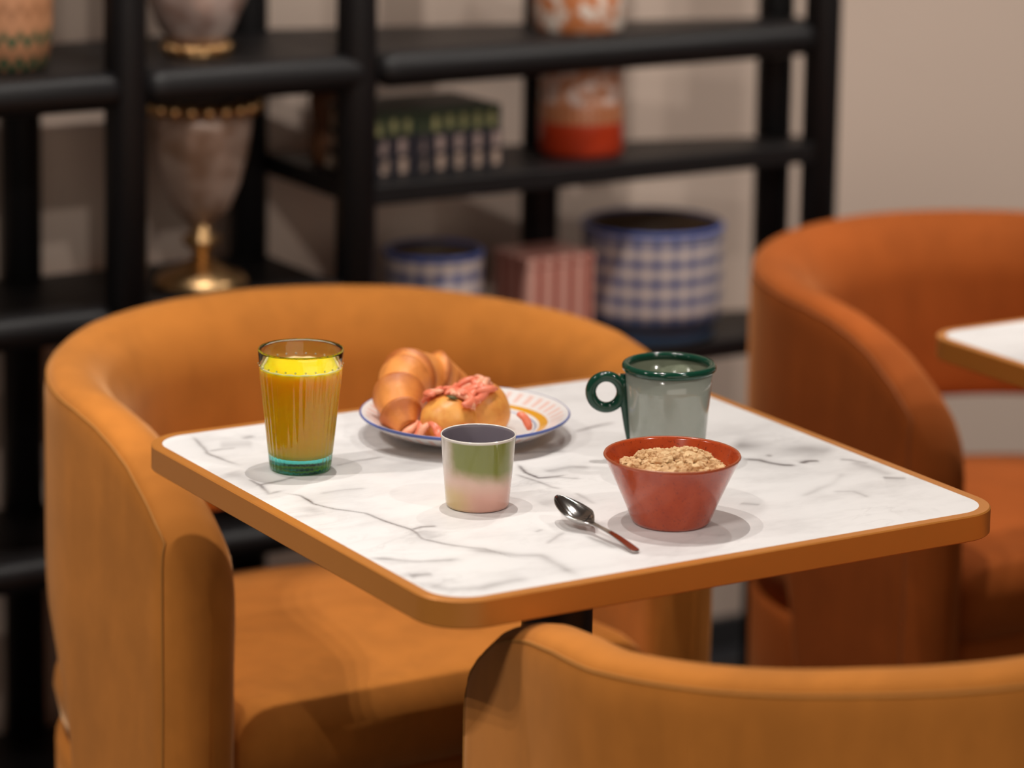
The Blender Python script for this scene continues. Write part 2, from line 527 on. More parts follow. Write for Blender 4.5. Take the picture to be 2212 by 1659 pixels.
G = 'mustard barrel chairs at the laid table'
ch1 = make_chair('mustard velvet barrel chair behind the laid table, facing the camera', M['mustard'], M['mustard_seam'], G)
ch1.location = (.06, .50, 0)
ch2 = make_chair('mustard velvet barrel chair in front of the laid table, seen from its back', M['mustard'], M['mustard_seam'], G, .040)
ch2.location = (.100, -.410, 0); ch2.rotation_euler = (0, 0, PI - math.radians(6.5)); ch2.scale = (1, 1, .99)
ch3 = make_chair('rust orange barrel chair at the empty marble table', M['rust'], M['rust_seam'])
ch3.location = (1.01, .53, 0)

# ------------------------------------------------------------------ shelving unit
SH = thing('shelving_unit', 'black wooden open shelving unit of round posts and rails by wall', 'shelf', (0, 1.02, 0))
YF0, YR0 = 1.02, 1.27
def rel(o):
    o.matrix_parent_inverse = Matrix.Translation((0, -YF0, 0)); return o
def post(x, y, r=.0255, z1=2.2):
    rel(tube('post', [(x, y, 0), (x, y, z1)], r, M['black_wood'], SH, 24))
for x, y in ((-.31, YF0), (.018, YF0), (.332, YF0), (1.05, YF0), (-.335, YR0), (-.013, YR0), (.307, YR0), (.69, 1.16), (1.03, 1.10)):
    post(x, y)
def rail(x0, x1, z, r=.0225, y=YF0, yo=-.004):
    pts = []; rr = []
    for q in range(7):
        a = PI / 2 * q / 6
        pts.append((x0 + r * (1 - math.sin(a)) if False else x0 + r * (1 - math.cos(PI / 2 - a)) , y + yo, z)); rr.append(max(.001, r * math.sin(a) if q else .001))
    pts = [(x0 + r * (1 - math.cos(PI / 2 * q / 6)), y + yo, z) for q in range(7)]
    rr = [max(.002, r * math.sin(PI / 2 * q / 6)) for q in range(7)]
    pts2 = [(x1 - r * (1 - math.cos(PI / 2 * q / 6)), y + yo, z) for q in range(6, -1, -1)]
    rr2 = rr[::-1]
    rel(tube('rail', pts + pts2, rr + rr2, M['black_wood'], SH, 24))
for (x0, x1) in ((-.30, .012), (.036, .345), (.355, 1.03)):
    rail(x0, x1, .968, .0232)
rail(-.30, .0, .685, .021)
rail(.036, .32, .685, .021)
rail(-.30, .0, .385, .02); rail(.036, .32, .385, .02)
for (x0, x1) in ((-.30, .01), (.03, .33), (.34, 1.05)):
    rail(x0, x1, 1.50, .0225)
def board(poly, z0, z1):
    rel(prism('board', poly, z0, z1, M['black_wood'], SH, .003))
B0 = 1.035
board([(-.335, B0), (.33, B0), (.33, 1.275), (-.335, 1.275)], .962, .988)
board([(.33, B0), (1.05, B0), (1.05, 1.075), (.33, 1.275)], .962, .988)
board([(-.335, B0), (.33, B0), (.33, 1.275), (-.335, 1.275)], .662, .69)
board([(.33, 1.005), (1.05, 1.005), (1.05, 1.07), (.33, 1.275)], .797, .824)
board([(.33, 1.005), (1.05, 1.005), (1.05, 1.14), (.33, 1.275)], .540, .566)
board([(-.335, B0), (.33, B0), (.33, 1.275), (-.335, 1.275)], .365, .39)
board([(-.335, B0), (.33, B0), (.33, 1.275), (-.335, 1.275)], .06, .09)
board([(.33, B0), (1.05, B0), (1.05, 1.14), (.33, 1.275)], .02, .05)
board([(-.335, B0), (1.05, B0), (1.05, 1.10), (.33, 1.275), (-.335, 1.275)], 1.49, 1.515)

# ------------------------------------------------------------------ ornaments on the shelves
def ang_z(n):
    x, y, z = n.xyz()[:3]
    return n.ma('ARCTAN2', y, x), z

def gingham(name, na, hz, foot):
    n = NT(name); a, z = ang_z(n)
    s1 = n.ss(n.ma('SINE', n.ma('MULTIPLY', a, na)), -.1, .1)
    s2 = n.ss(n.ma('SINE', n.ma('MULTIPLY', z, 2 * PI / hz)), -.1, .1)
    f = n.ma('ADD', n.ma('MULTIPLY', s1, .36), n.ma('MULTIPLY', s2, .64))
    c = n.mix(f, (.70, .58, .52), (.085, .11, .25))
    if foot:
        c = n.mix(n.ma('LESS_THAN', z, foot), c, (.10, .20, .38))
    n.set(Base_Color=c, Roughness=.35); return n.m

gp = gingham('blue_gingham_glaze', 23, .026, .03)
gs = gingham('small_blue_gingham_glaze', 16, .027, 0)
blue = plain('blue_rim_glaze', (.06, .10, .32), .35)
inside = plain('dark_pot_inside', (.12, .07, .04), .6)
def pot(name, label, cat, loc, r, h, mat, rimmat, group=None, foot=True):
    t = thing(name, label, cat, loc, .3, group)
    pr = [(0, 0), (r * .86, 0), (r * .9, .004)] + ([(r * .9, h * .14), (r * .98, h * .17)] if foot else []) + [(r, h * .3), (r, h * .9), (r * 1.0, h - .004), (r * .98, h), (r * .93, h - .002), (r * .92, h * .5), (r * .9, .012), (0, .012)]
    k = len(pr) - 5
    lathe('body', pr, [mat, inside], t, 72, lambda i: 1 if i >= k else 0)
    tube('rim', [(r * .985 * math.cos(2 * PI * q / 64), r * .985 * math.sin(2 * PI * q / 64), h - .001) for q in range(64)], .0038, rimmat, t, 10, True)
    return t
pot('gingham_planter', 'large blue and white gingham planter with blue foot, lowest shelf', 'planter', (.832, 1.098, .566), .0955, .15, gp, blue)
pot('gingham_planter', 'smaller blue and white gingham planter, lowest shelf beside the post', 'planter', (.497, 1.11, .566), .064, .142, gs, blue, foot=False)

n = NT('pink_striped_lacquer'); x, y, z = n.xyz()[:3]
s = n.ma('SINE', n.ma('MULTIPLY', n.ma('ADD', x, n.ma('MULTIPLY', y, 1.0)), 2 * PI / .024))
n.set(Base_Color=n.mix(n.ss(s, -.25, .25), (.34, .09, .065), (.62, .33, .27)), Roughness=.4)
pinkm = n.m
pb = thing('striped_box', 'dusty pink box with vertical red stripes between the gingham planters', 'box', (.655, 1.09, .566), 0)
q = prism('box_body', rrect(.052, .045, .006, 4), 0, .118, pinkm, pb, .002)
prism('box_lid', rrect(.053, .046, .006, 4), .1185, .130, pinkm, pb, .002)

# mottled jars
n = NT('mottled_jar_glaze'); z = n.xyz()[2]
bl = n.noise(55, 2, .4)
top = n.mix(n.ss(bl, .42, .58), (.62, .26, .13), (.80, .62, .55))
a, z = ang_z(n)
dots = n.ma('MULTIPLY', n.ss(n.ma('SINE', n.ma('MULTIPLY', a, 34)), -.2, .4), n.ss(n.ma('SINE', n.ma('MULTIPLY', z, 700)), -.2, .4))
band = n.mix(dots, (.50, .17, .07), (.62, .30, .17))
c = n.mix(n.ss(z, .068, .072), band, top)
c = n.mix(n.ss(z, .043, .046), (.52, .045, .012), c)
n.set(Base_Color=c, Roughness=.3); jarm = n.m
n = NT('orange_mottled_glaze')
c = n.mix(n.ss(n.noise(48, 2, .4), .42, .58), (.60, .20, .07), (.85, .72, .62))
n.set(Base_Color=c, Roughness=.3); jarm2 = n.m
def jar(label, loc, r, h, mt):
    t = thing('ornamental_jar', label, 'jar', loc, .4)
    lathe('body', [(0, 0), (r * .94, 0), (r, .005), (r, h * .55), (r * .985, h * .57), (r * .985, h - .008), (r * .9, h - .001), (r * .86, h), (r * .84, h - .005), (r * .9, .012), (0, .012)], mt, t, 64)
    return t
jar('cylindrical jar with red base and mottled pink top, middle shelf', (.712, 1.095, .824), .0565, .122, jarm)
jar('white and orange mottled jar on the upper shelf, cut by the frame', (.708, 1.10, .988), .060, .12, jarm2)

n = NT('terracotta_green_glaze'); a, z = ang_z(n)
b1 = n.ss(n.ma('SINE', n.ma('ADD', n.ma('MULTIPLY', z, 190), n.ma('MULTIPLY', n.ma('SINE', n.ma('MULTIPLY', a, 18)), 1.1))), .25, .6)
low = n.ma('SUBTRACT', 1.0, n.ss(z, .035, .06))
n.set(Base_Color=n.mix(b1, (.55, .26, .13), n.mix(low, (.42, .19, .09), (.03, .12, .06))), Roughness=.5)
t = thing('patterned_vase', 'terracotta vase with green scalloped bands at the frame\'s upper corner', 'vase', (-.095, 1.12, .988), .2)
lathe('body', [(0, 0), (.046, 0), (.052, .004), (.058, .05), (.059, .12), (.05, .17), (.04, .18), (.036, .178), (.045, .16), (.05, .01), (0, .01)], n.m, t, 64)

# pearl and gold goblets
n = NT('bronze_pearl_glass'); bl = n.noise(26, 2, .4)
n.set(Base_Color=n.mix(n.ss(bl, .35, .65), (.30, .18, .12), (.52, .38, .31)), Roughness=.3, Metallic=.15); pearl = n.m
n = NT('pale_pearl_glass'); bl = n.noise(24, 2, .4)
n.set(Base_Color=n.mix(n.ss(bl, .35, .65), (.36, .24, .20), (.66, .53, .48)), Roughness=.25, Metallic=.15); pearl2 = n.m
gold = plain('antique_gold', (.72, .45, .21), .34, 1.0, var=.15, nscale=40)
def goblet(label, loc, zs, mt, h_stem):
    t = thing('goblet_vase', label, 'vase', loc, 0, 'pearl and gold goblet vases')
    s = zs
    lathe('foot', [(0, 0), (.056 * s, 0), (.058 * s, .006), (.053 * s, .014), (.030 * s, .024), (.014 * s, .034), (0, .036)], gold, t, 64)
    lathe('stem', [(0, .03), (.012 * s, .034), (.010 * s, .044), (.022 * s, .054), (.024 * s, .062), (.012 * s, .070), (.016 * s, h_stem), (0, h_stem)], gold, t, 48)
    def rm(r, z, a): return r * (1 + .018 * math.cos(8 * a))
    b = h_stem
    lathe('bowl', [(0, b - .006), (.020 * s, b), (.036 * s, b + .02), (.048 * s, b + .05), (.058 * s, b + .09), (.063 * s, b + .125), (.062 * s, b + .145), (.058 * s, b + .145), (.057 * s, b + .12), (.045 * s, b + .05), (.03 * s, b + .02), (0, b + .01)], mt, t, 96, None, rm)
    for k in range(20):
        a = 2 * PI * k / 20
        V, F, _ = lathe_data([(0, -.011 * s), (.007 * s, -.008 * s), (.0098 * s, 0), (.007 * s, .008 * s), (0, .011 * s)], 12)
        V = [(v[0] + .068 * s * math.cos(a), v[1] + .068 * s * math.sin(a), v[2] + b + .149) for v in V]
        mesh('rim_bead', V, F, gold, t)
    return t
goblet('bronze goblet vase with beaded gold rim, standing behind the mustard chair', (.171, 1.13, .69), 1.02, pearl, .083)
t = thing('goblet_vase', 'pale pearl vase with gold base ring on the upper shelf', 'vase', (.158, 1.115, .988), 0, 'pearl and gold goblet vases')
def rm(r, z, a): return r * (1 + .02 * math.cos(7 * a + z * 12))
lathe('bowl', [(0, .014), (.03, .014), (.045, .03), (.062, .07), (.072, .12), (.07, .17), (.055, .2), (.05, .2), (.06, .16), (.05, .04), (0, .02)], pearl2, t, 96, None, rm)
lathe('base_ring', [(0, 0), (.038, 0), (.042, .004), (.036, .010), (.034, .016), (0, .016)], gold, t, 64)
for k in range(16):
    a = 2 * PI * k / 16
    V, F, _ = lathe_data([(0, -.006), (.0045, -.004), (.0062, 0), (.0045, .004), (0, .006)], 12)
    mesh('ring_bead', [(v[0] + .039 * math.cos(a), v[1] + .039 * math.sin(a), v[2] + .010) for v in V], F, gold, t)

# small brown figure behind the middle post
brown = plain('brown_carved_wood', (.16, .065, .028), .45, var=.3)
t = thing('carved_vase', 'dark brown carved wooden vase half hidden behind the middle post', 'vase', (.372, 1.16, .824), 0)
lathe('body', [(0, 0), (.022, 0), (.027, .008), (.03, .03), (.024, .05), (.028, .07), (.03, .088), (.024, .1), (.02, .102), (.02, .09), (0, .085)], brown, t, 48)

# books
pages = plain('book_pages', (.55, .46, .36), .9)
def cover(name, base, dot, freq):
    n = NT(name); x, y, z = n.xyz()[:3]
    u = n.ma('ADD', x, y)
    f = n.ss(n.ma('SINE', n.ma('MULTIPLY', u, freq)), .05, .5)
    f = n.ma('MULTIPLY', f, n.ma('GREATER_THAN', .0095, n.ma('ABSOLUTE', n.ma('SUBTRACT', z, .0125))))
    f = n.ma('MULTIPLY', f, n.ss(n.noise(30, 2), .3, .55))
    n.set(Base_Color=n.mix(f, base, dot), Roughness=.5); return n.m
BK = [(.0, .108, .024, cover('navy_dotted_cover', (.016, .014, .022), (.52, .38, .30), 230), 'navy book with pale dots, bottom of the shelf stack', .0),
      (.0245, .104, .026, cover('indigo_dotted_cover', (.016, .014, .024), (.42, .31, .28), 230), 'dark indigo book with pale dots, middle of the shelf stack', -.02),
      (.051, .103, .030, cover('green_figured_cover', (.02, .035, .016), (.33, .31, .14), 300), 'dark green book with olive motifs, top of the shelf stack', .03)]
for dz, L, hh, mt, lab, rz in BK:
    t = thing('book', lab, 'book', (.458, 1.112, .824 + dz), rz, 'books on the middle shelf')
    V1, F1 = box_data(-L, L, -.060, .060, 0, .003); V2, F2 = box_data(-L, L, -.060, .060, hh - .003, hh); V3, F3 = box_data(-L, L, -.062, -.058, 0, hh)
    V = V1 + V2 + V3; F = F1 + [tuple(i + 8 for i in f) for f in F2] + [tuple(i + 16 for i in f) for f in F3]
    bevel(mesh('cover', V, F, mt, t, False), .0008)
    box('pages', -L + .004, L - .004, -.0575, .057, .003, hh - .003, pages, t, 0)

# ------------------------------------------------------------------ breakfast on the table
def img_right(n):
    """horizontal position along the table diagonal that runs left-right in the room, object space"""
    x, y, z = n.xyz()[:3]
    return n.ma('ADD', n.ma('MULTIPLY', x, .8566), n.ma('MULTIPLY', y, -.5158)), z, x, y

# --- plate
PL = (-.011, .159, TOP)
n = NT('painted_plate_glaze'); a, z = ang_z(n); x, y, _ = n.xyz()[:3]
r = n.ma('SQRT', n.ma('ADD', n.ma('MULTIPLY', x, x), n.ma('MULTIPLY', y, y)))
col = (.80, .77, .76)
st = n.ss(n.ma('ADD', n.ma('SINE', n.ma('ADD', n.ma('MULTIPLY', a, 46), n.ma('MULTIPLY', n.noise(20, 2), 3))), n.ma('MULTIPLY', n.noise(35, 2), .8)), .1, 1.0)
inr = n.ma('MULTIPLY', n.ss(r, .0815, .086), n.ma('SUBTRACT', 1.0, n.ss(r, .0955, .0985)))
c = n.mix(n.ma('MULTIPLY', n.ma('MULTIPLY', st, inr), .8), col, (.80, .50, .43))
# yellow crescent, widest on the side next to the mug
wv = n.ma('MULTIPLY', n.ma('ADD', n.ma('COSINE', n.ma('ADD', a, 1.05)), 1.15), .0020)
yl = n.ma('LESS_THAN', n.ma('ABSOLUTE', n.ma('SUBTRACT', r, .0775)), wv)
c = n.mix(yl, c, (.72, .34, .025))
bl = n.ma('LESS_THAN', n.ma('ABSOLUTE', n.ma('SUBTRACT', r, .0695)), .0008)
c = n.mix(n.ma('MULTIPLY', bl, .8), c, (.14, .19, .42))
top = n.ma('GREATER_THAN', z, .0195)
rim = n.ma('MULTIPLY', n.ma('GREATER_THAN', r, .1018), top)
c = n.mix(rim, c, (.10, .14, .40))
n.set(Base_Color=c, Roughness=.18)
plate = lathe('plate', [(0, .0035), (.050, .0035), (.053, 0), (.057, 0), (.059, .004), (.085, .0105), (.1025, .0212), (.1037, .0228), (.1027, .0241), (.1005, .0238), (.09, .0182), (.075, .0115), (.064, .0085), (0, .007)], n.m, None, 160, loc=PL)
tag(plate, 'round white plate with blue rim, pink strokes and yellow crescent, holding pastries', 'plate')

# --- croissant
n = NT('croissant_crust')
at = n.n('ShaderNodeAttribute', attribute_name='bake').outputs['Fac']
f = n.ma('ADD', at, n.ma('MULTIPLY', n.ma('SUBTRACT', n.noise(60, 4, .6), .5), .7))
c = n.mix(n.ss(f, .1, .95), (.86, .32, .07), (.48, .13, .024))
n.set(Base_Color=c, Roughness=.5, Subsurface_Weight=.08, Subsurface_Radius=(.01, .004, .002))
n.bump(n.noise(160, 4, .6), .35, .0015)
crust = n.m
def bez(P, t):
    P = [Vector(p) for p in P]
    while len(P) > 1: P = [P[i].lerp(P[i + 1], t) for i in range(len(P) - 1)]
    return P[0]
def croissant():
    path = [(-.079, .152, .766), (-.080, .180, .782), (-.051, .234, .803), (-.002, .264, .797), (.038, .240, .772)]
    N = 90; K = 40; V = []; bake = []
    steps = [0, .14, .31, .54, .80, 1.001]
    for i in range(N + 1):
        t = i / N
        p = bez(path, t); tn = (bez(path, min(1, t + .01)) - bez(path, max(0, t - .01))).normalized()
        side = tn.cross(Vector((0, 0, 1))).normalized(); up = side.cross(tn).normalized()
        base = .0088 + .0160 * math.sin(PI * min(1, max(0, t * .96 + .03))) ** .75
        b = max(k for k in range(len(steps)) if steps[k] <= t)
        lo, hi = steps[b], steps[min(b + 1, len(steps) - 1)]
        q = (t - lo) / max(1e-6, hi - lo)
        qq = q if t < .5 else 1 - q          # layers lap towards the fat middle
        rr = base * (1.0 + .32 * qq ** 1.8 - .10)
        for k in range(K):
            a = 2 * PI * k / K
            ca, sa = math.cos(a), math.sin(a)
            w_ = noise.noise(Vector((p.x * 60 + ca, p.y * 60 + sa, b * 3.3))) * .0013
            rad = rr + w_
            # lapping edges run at a slant round the roll
            v = p + side * (rad * 1.0 * ca) + up * (rad * (1.12 if sa > 0 else .85) * sa)
            v.z = max(v.z, TOP + .0085)
            V.append(v); bake.append(.15 + .75 * qq ** 2.5 + .25 * (sa > .2) * noise.noise(Vector((p.x * 50, p.y * 50, a * 2))) + (.35 if t < .12 or t > .9 else 0))
    F = []
    for i in range(N):
        for k in range(K):
            F.append((i * K + k, i * K + (k + 1) % K, (i + 1) * K + (k + 1) % K, (i + 1) * K + k))
    F.append(tuple(range(K))); F.append(tuple(N * K + k for k in range(K)))
    o = mesh('croissant', V, F, crust, None, True)
    at = o.data.attributes.new('bake', 'FLOAT', 'POINT'); at.data.foreach_set('value', bake)
    return tag(o, 'golden curved croissant standing at the back of the plate', 'croissant')
croissant()

# --- two-lobed filled bun
n = NT('bun_crust')
f = n.noise(45, 4, .6)
c = n.mix(n.ss(f, .35, .7), (.88, .41, .09), (.74, .26, .05))
n.set(Base_Color=c, Roughness=.42, Subsurface_Weight=.1, Subsurface_Radius=(.01, .004, .002))
n.bump(n.noise(110, 3), .25, .0012)
bunm = n.m
BC = Vector((-.028, .138, .774))
LOB = [(Vector((-.047, .131, .774)), Vector((.0265, .028, .0265))), (Vector((-.004, .142, .777)), Vector((.030, .030, .0295)))]
def bun_r(d):
    best = 0; hits = []
    for c0, rad in LOB:
        o = BC - c0
        A = sum((d[i] / rad[i]) ** 2 for i in range(3)); B = sum(2 * o[i] * d[i] / rad[i] ** 2 for i in range(3)); C = sum((o[i] / rad[i]) ** 2 for i in range(3)) - 1
        D = B * B - 4 * A * C
        if D > 0: hits.append((-B + math.sqrt(D)) / (2 * A))
    hits = [h for h in hits if h > 0] or [.018]
    k = .0035
    s = k * math.log(sum(math.exp(h / k) for h in hits))
    return max(s, .014)
def bun():
    NU, NV = 96, 56; V = []; F = []
    for j in range(NV + 1):
        ph = PI * (j + .02) / (NV + .04)
        for i in range(NU):
            th = 2 * PI * i / NU
            d = Vector((math.sin(ph) * math.cos(th), math.sin(ph) * math.sin(th), math.cos(ph)))
            p = BC + d * (bun_r(d) + .001 * noise.noise(d * 4))
            p.z = max(p.z, TOP + .0078)
            V.append(p)
    for j in range(NV):
        for i in range(NU):
            F.append((j * NU + i, j * NU + (i + 1) % NU, (j + 1) * NU + (i + 1) % NU, (j + 1) * NU + i))
    F.append(tuple(range(NU))); F.append(tuple(NV * NU + i for i in range(NU)))
    return tag(mesh('filled_bun', V, F, bunm, None, True), 'glossy golden two-lobed bun topped with ham, front of the plate', 'bun')
bun()

# --- shreds of ham and herb leaves
ham1 = plain('pink_ham', (.84, .22, .12), .38, var=.12, nscale=90, Subsurface_Weight=.15, Subsurface_Radius=(.006, .003, .002))
ham2 = plain('pale_ham', (.88, .38, .23), .4, var=.1, nscale=90, Subsurface_Weight=.15, Subsurface_Radius=(.006, .003, .002))
herbm = plain('dark_herb', (.10, .085, .02), .6)
rnd = random.Random(21)
def shred_mesh(L, w_, b, mt, i):
    pts = [Vector((L * (q - .5), b * math.sin(PI * q) * .25, .0025 * math.sin(PI * q) + .0012 * math.sin(5 * q + i))) for q in (0, .2, .4, .6, .8, 1)]
    V, F = tube_data(pts, [w_ * .55, w_ * .9, w_, w_ * .95, w_ * .9, w_ * .5], 8, False, .62, (0, 0, 1))
    me = bpy.data.meshes.new('ham_shred'); me.from_pydata([tuple(v) for v in V], [], F); me.materials.append(mt)
    me.polygons.foreach_set('use_smooth', [True] * len(me.polygons)); me.update(); return me
SHM = [shred_mesh(.020 + .003 * (i % 3), .0040 + .0007 * (i % 2), .013 * (-1) ** i, (ham1, ham2, ham1)[i % 3], i) for i in range(6)]
def place_shred(p, nrm, spin, i, lab, grp):
    o = bpy.data.objects.new('ham_shred', SHM[i % 6]); COL.objects.link(o)
    q = nrm.to_track_quat('Z', 'Y').to_matrix().to_4x4() @ Matrix.Rotation(spin, 4, 'Z')
    q.translation = p + nrm * (.0012 + .0035 * rnd.random())
    o.matrix_world = q
    tag(o, lab, 'ham', grp)
def surf(d):
    d = d.normalized(); return BC + d * bun_r(d)
def nrm_at(d):
    d = d.normalized(); e = .06
    u = d.cross(Vector((0, 0, 1))).normalized(); v = d.cross(u)
    return ((surf(d + u * e) - surf(d - u * e)).cross(surf(d + v * e) - surf(d - v * e)) * (1)).normalized()
RX = Vector((.857, -.516, 0)); FX = Vector((.516, .857, 0))
cnt = 0
tops = []
for i in range(58):     # along the crest and down the cleft between the two lobes
    if i < 46: d = RX * rnd.uniform(-1.1, .8) + FX * rnd.uniform(-.45, .4) + Vector((0, 0, rnd.uniform(.65, 1.0)))
    else:      d = RX * rnd.uniform(-.12, .22) + FX * rnd.uniform(-.85, .15) + Vector((0, 0, rnd.uniform(.45, .95)))
    nn = nrm_at(d)
    if nn.dot(d) < 0: nn = -nn
    place_shred(surf(d), nn, rnd.uniform(0, PI), i, 'strip of pink ham heaped on top of the golden bun', 'ham strips on top of the bun')
for k, (rr, ff, zz) in enumerate([(-.036, -.022, .7635), (-.029, -.032, .764), (-.022, -.034, .766), (-.014, -.037, .764), (-.043, -.012, .763), (-.005, -.037, .7645), (.052, -.002, .7665), (.004, -.038, .764)]):
    p = BC + RX * (rr * 1.15) + FX * (ff - .004); p.z = zz + .0035
    nn = (Vector((0, 0, .8)) - FX * .7 + RX * rnd.uniform(-.4, .4)).normalized()
    place_shred(p, nn, rnd.uniform(.8, 2.2), k + 3, 'strip of pink ham fallen on the plate beside the bun', 'ham strips at the foot of the bun')
for k, (u, v, zz, lab) in enumerate([(-.25, -.75, .75, 'dark herb leaf on the left lobe of the bun'), (.22, -.25, 1.0, 'dark herb leaf at the cleft of the bun')]):
    d = RX * u + FX * v + Vector((0, 0, zz)); p = surf(d); nn = nrm_at(d)
    if nn.dot(d) < 0: nn = -nn
    V = [(0, -.006, 0), (.0028, -.002, .0006), (.0022, .003, .0010), (0, .0065, .0012), (-.0024, .003, .0008), (-.0026, -.002, .0006), (0, 0, .0016)]
    V2 = [(x, y, z - .0008) for x, y, z in V]
    F = [(i, (i + 1) % 6, 6) for i in range(6)] + [((i + 1) % 6 + 7, i + 7, 13) for i in range(6)] + [(i, i + 7, (i + 1) % 6 + 7, (i + 1) % 6) for i in range(6)]
    o = mesh('herb_leaf', V + V2, F, herbm)
    q = nn.to_track_quat('Z', 'Y').to_matrix().to_4x4() @ Matrix.Rotation(1.0 + k, 4, 'Z'); q.translation = p + nn * .0022
    o.matrix_world = q
    tag(o, lab, 'herb')

# --- ribbed glass of juice
GL = (-.2085, .1285, TOP)
n = NT('green_tinted_glass'); z = n.xyz()[2]
teal = n.mix(n.ss(z, .008, .016), (.01, .42, .36), (.86, .95, .90))
n.set(Base_Color=teal, Roughness=.02, IOR=1.48, Transmission_Weight=1.0)
glassm = n.m
def rib(r, z, a):
    if r < .024 or z < .002 or z > .095: return r
    if RIBOUT: return r * (1 + .010 * math.cos(36 * a))
    return r
g = thing('juice_glass', 'ribbed green-tinted glass tumbler with teal base, holding yellow juice', 'glass', GL)
H = .1160
outer = [(0, .0), (.0265, 0), (.0288, .0012), (.0293, .006)] + [(.0293 + (.0392 - .0293) * (q / 14), .006 + (.097 - .006) * q / 14) for q in range(1, 15)] + [(.0396, .099), (.0400, .105), (.0404, H - .002), (.0399, H)]
innerp = [(.0390, H), (.0384, H - .003), (.0382, .099), (.0368, .092)] + [(.0368 + (.0268 - .0368) * q / 8, .092 + (.0185 - .092) * q / 8) for q in range(1, 9)] + [(.025, .0155), (.02, .0140), (0, .0138)]
RIBOUT = True
V, F, rows = lathe_data(outer + innerp, 288, lambda r, z, a: r * (1 + .009 * math.cos(36 * a)) if (.003 < z < .0965 and r > .028 and abs(r - (.0293 + (z - .006) * .1088)) < .0004) else r)
mesh('tumbler', V, F, glassm, g)
for k in range(26):
    a = 2 * PI * k / 26
    V, F, _ = lathe_data([(0, .0009), (.0008, .0006), (.0011, 0), (.0008, -.0006), (0, -.0009)], 10)
    mesh('raised_dot', [(v[0] + .0396 * math.cos(a), v[1] + .0396 * math.sin(a), v[2] + .1015) for v in V], F, glassm, g)
n = NT('yellow_juice')
n.set(Base_Color=(.92, .52, .010), Roughness=.4, Subsurface_Weight=1.0, Subsurface_Radius=(.03, .018, .002))
n.p.inputs['Subsurface Scale'].default_value = 1.0
n.p.inputs['Specular IOR Level'].default_value = .0
juicem = n.m
jz = .0985; ov = .0006
j = lathe('yellow_juice', [(0, .0132), (.02, .0134), (.0252, .0150), (.0268 + ov, .0185)] + [(.0268 + ov + .0100 * q / 6, .0185 + (.092 - .0185) * q / 6) for q in range(1, 7)] + [(.0382 + ov * .5, .0975), (.0382 + ov * .5, jz), (.0368, jz - .0006), (0, jz - .0008)], juicem, None, 96, loc=GL)
tag(j, 'cloudy yellow fruit juice filling the ribbed glass tumbler', 'juice')
foam = plain('juice_foam', (.85, .68, .34), .4)
tube('foam_ring', [(.0362 * math.cos(2 * PI * q / 60), .0362 * math.sin(2 * PI * q / 60), jz - .0004) for q in range(60)], [.0011 + .0005 * math.sin(q * 1.7) for q in range(60)], foam, j, 8, True)

# --- glazed cup
CU = (-.1232, -.0565, TOP)
n = NT('green_to_pink_glaze'); u, z, x, y = img_right(n)
back = n.ma('ADD', n.ma('MULTIPLY', x, .5158), n.ma('MULTIPLY', y, .8566))
wob = n.ma('MULTIPLY', n.ma('SUBTRACT', n.noise(45, 3), .5), .012)
low = n.mix(n.ss(n.ma('ADD', u, wob), -.024, .004), (.60, .42, .19), (.68, .37, .29))
low = n.mix(n.ss(z, .012, .030), low, (.70, .47, .38))
edge = n.ma('SUBTRACT', n.ma('ADD', u, wob), .004)
side = n.ss(n.ma('ABSOLUTE', edge), .022, .035)
g1 = n.ma('MULTIPLY', n.ss(n.ma('ADD', n.ma('ADD', z, n.ma('MULTIPLY', u, .12)), wob), .024, .042), n.ma('SUBTRACT', 1.0, side))
c = n.mix(g1, n.mix(n.ma('MULTIPLY', side, n.ss(z, .02, .05)), low, (.66, .58, .52)), (.20, .215, .045))
c = n.mix(n.ss(z, .0640, .0655), c, (.74, .68, .62))
n.set(Base_Color=c, Roughness=.12, Coat_Weight=.3, Coat_Roughness=.05); cupm = n.m
cupin = plain('mauve_grey_glaze', (.235, .20, .235), .25, var=.05)
t = lathe('glazed_cup', [(0, .002), (.024, .002), (.0265, 0), (.0282, .0006), (.0290, .003), (.0318, .035), (.0341, .0645), (.0345, .0662), (.0338, .0672), (.0330, .0664), (.0325, .0640), (.0300, .030), (.0270, .006), (.022, .0045), (0, .0045)], [cupm, cupin], None, 128, lambda i: 1 if i >= 9 else 0, loc=CU)
tag(t, 'small handleless ceramic cup glazed olive green fading to pink, grey inside', 'cup')

# --- mug
MU = Vector((.1135, -.0125, TOP))
mg = thing('mug', 'tall sage mug with dark green rim and ring handle behind bowl', 'mug', MU, 0)
sage = plain('sage_glaze', (.35, .385, .335), .1, var=.04, Coat_Weight=.5, Coat_Roughness=.03)
sagein = plain('sage_inside_glaze', (.30, .33, .235), .12, var=.04)
dgreen = plain('dark_green_glaze', (.006, .052, .030), .12, var=.1)
hM = .0925
lathe('body', [(0, .003), (.029, .003), (.031, 0), (.0335, 0), (.0345, .002), (.0365, .02), (.0405, .07), (.0422, hM), (.0385, hM), (.037, .06), (.032, .008), (.026, .006), (0, .006)], [sage, sagein], mg, 128, lambda i: 1 if i >= 8 else 0)
tube('rim', [(.0412 * math.cos(2 * PI * q / 96), .0412 * math.sin(2 * PI * q / 96), hM) for q in range(96)], .0041, dgreen, mg, 20, True)
hx = Vector((-.857, .516, 0))
ctr = hx * .0595 + Vector((0, 0, .0665))
hd = []
for q in range(49):
    a = 2 * PI * q / 48
    hd.append(ctr + hx * (.0148 * math.cos(a)) + Vector((0, 0, .0152 * math.sin(a))))
tube('handle', hd[:-1], .0052, dgreen, mg, 18, True)
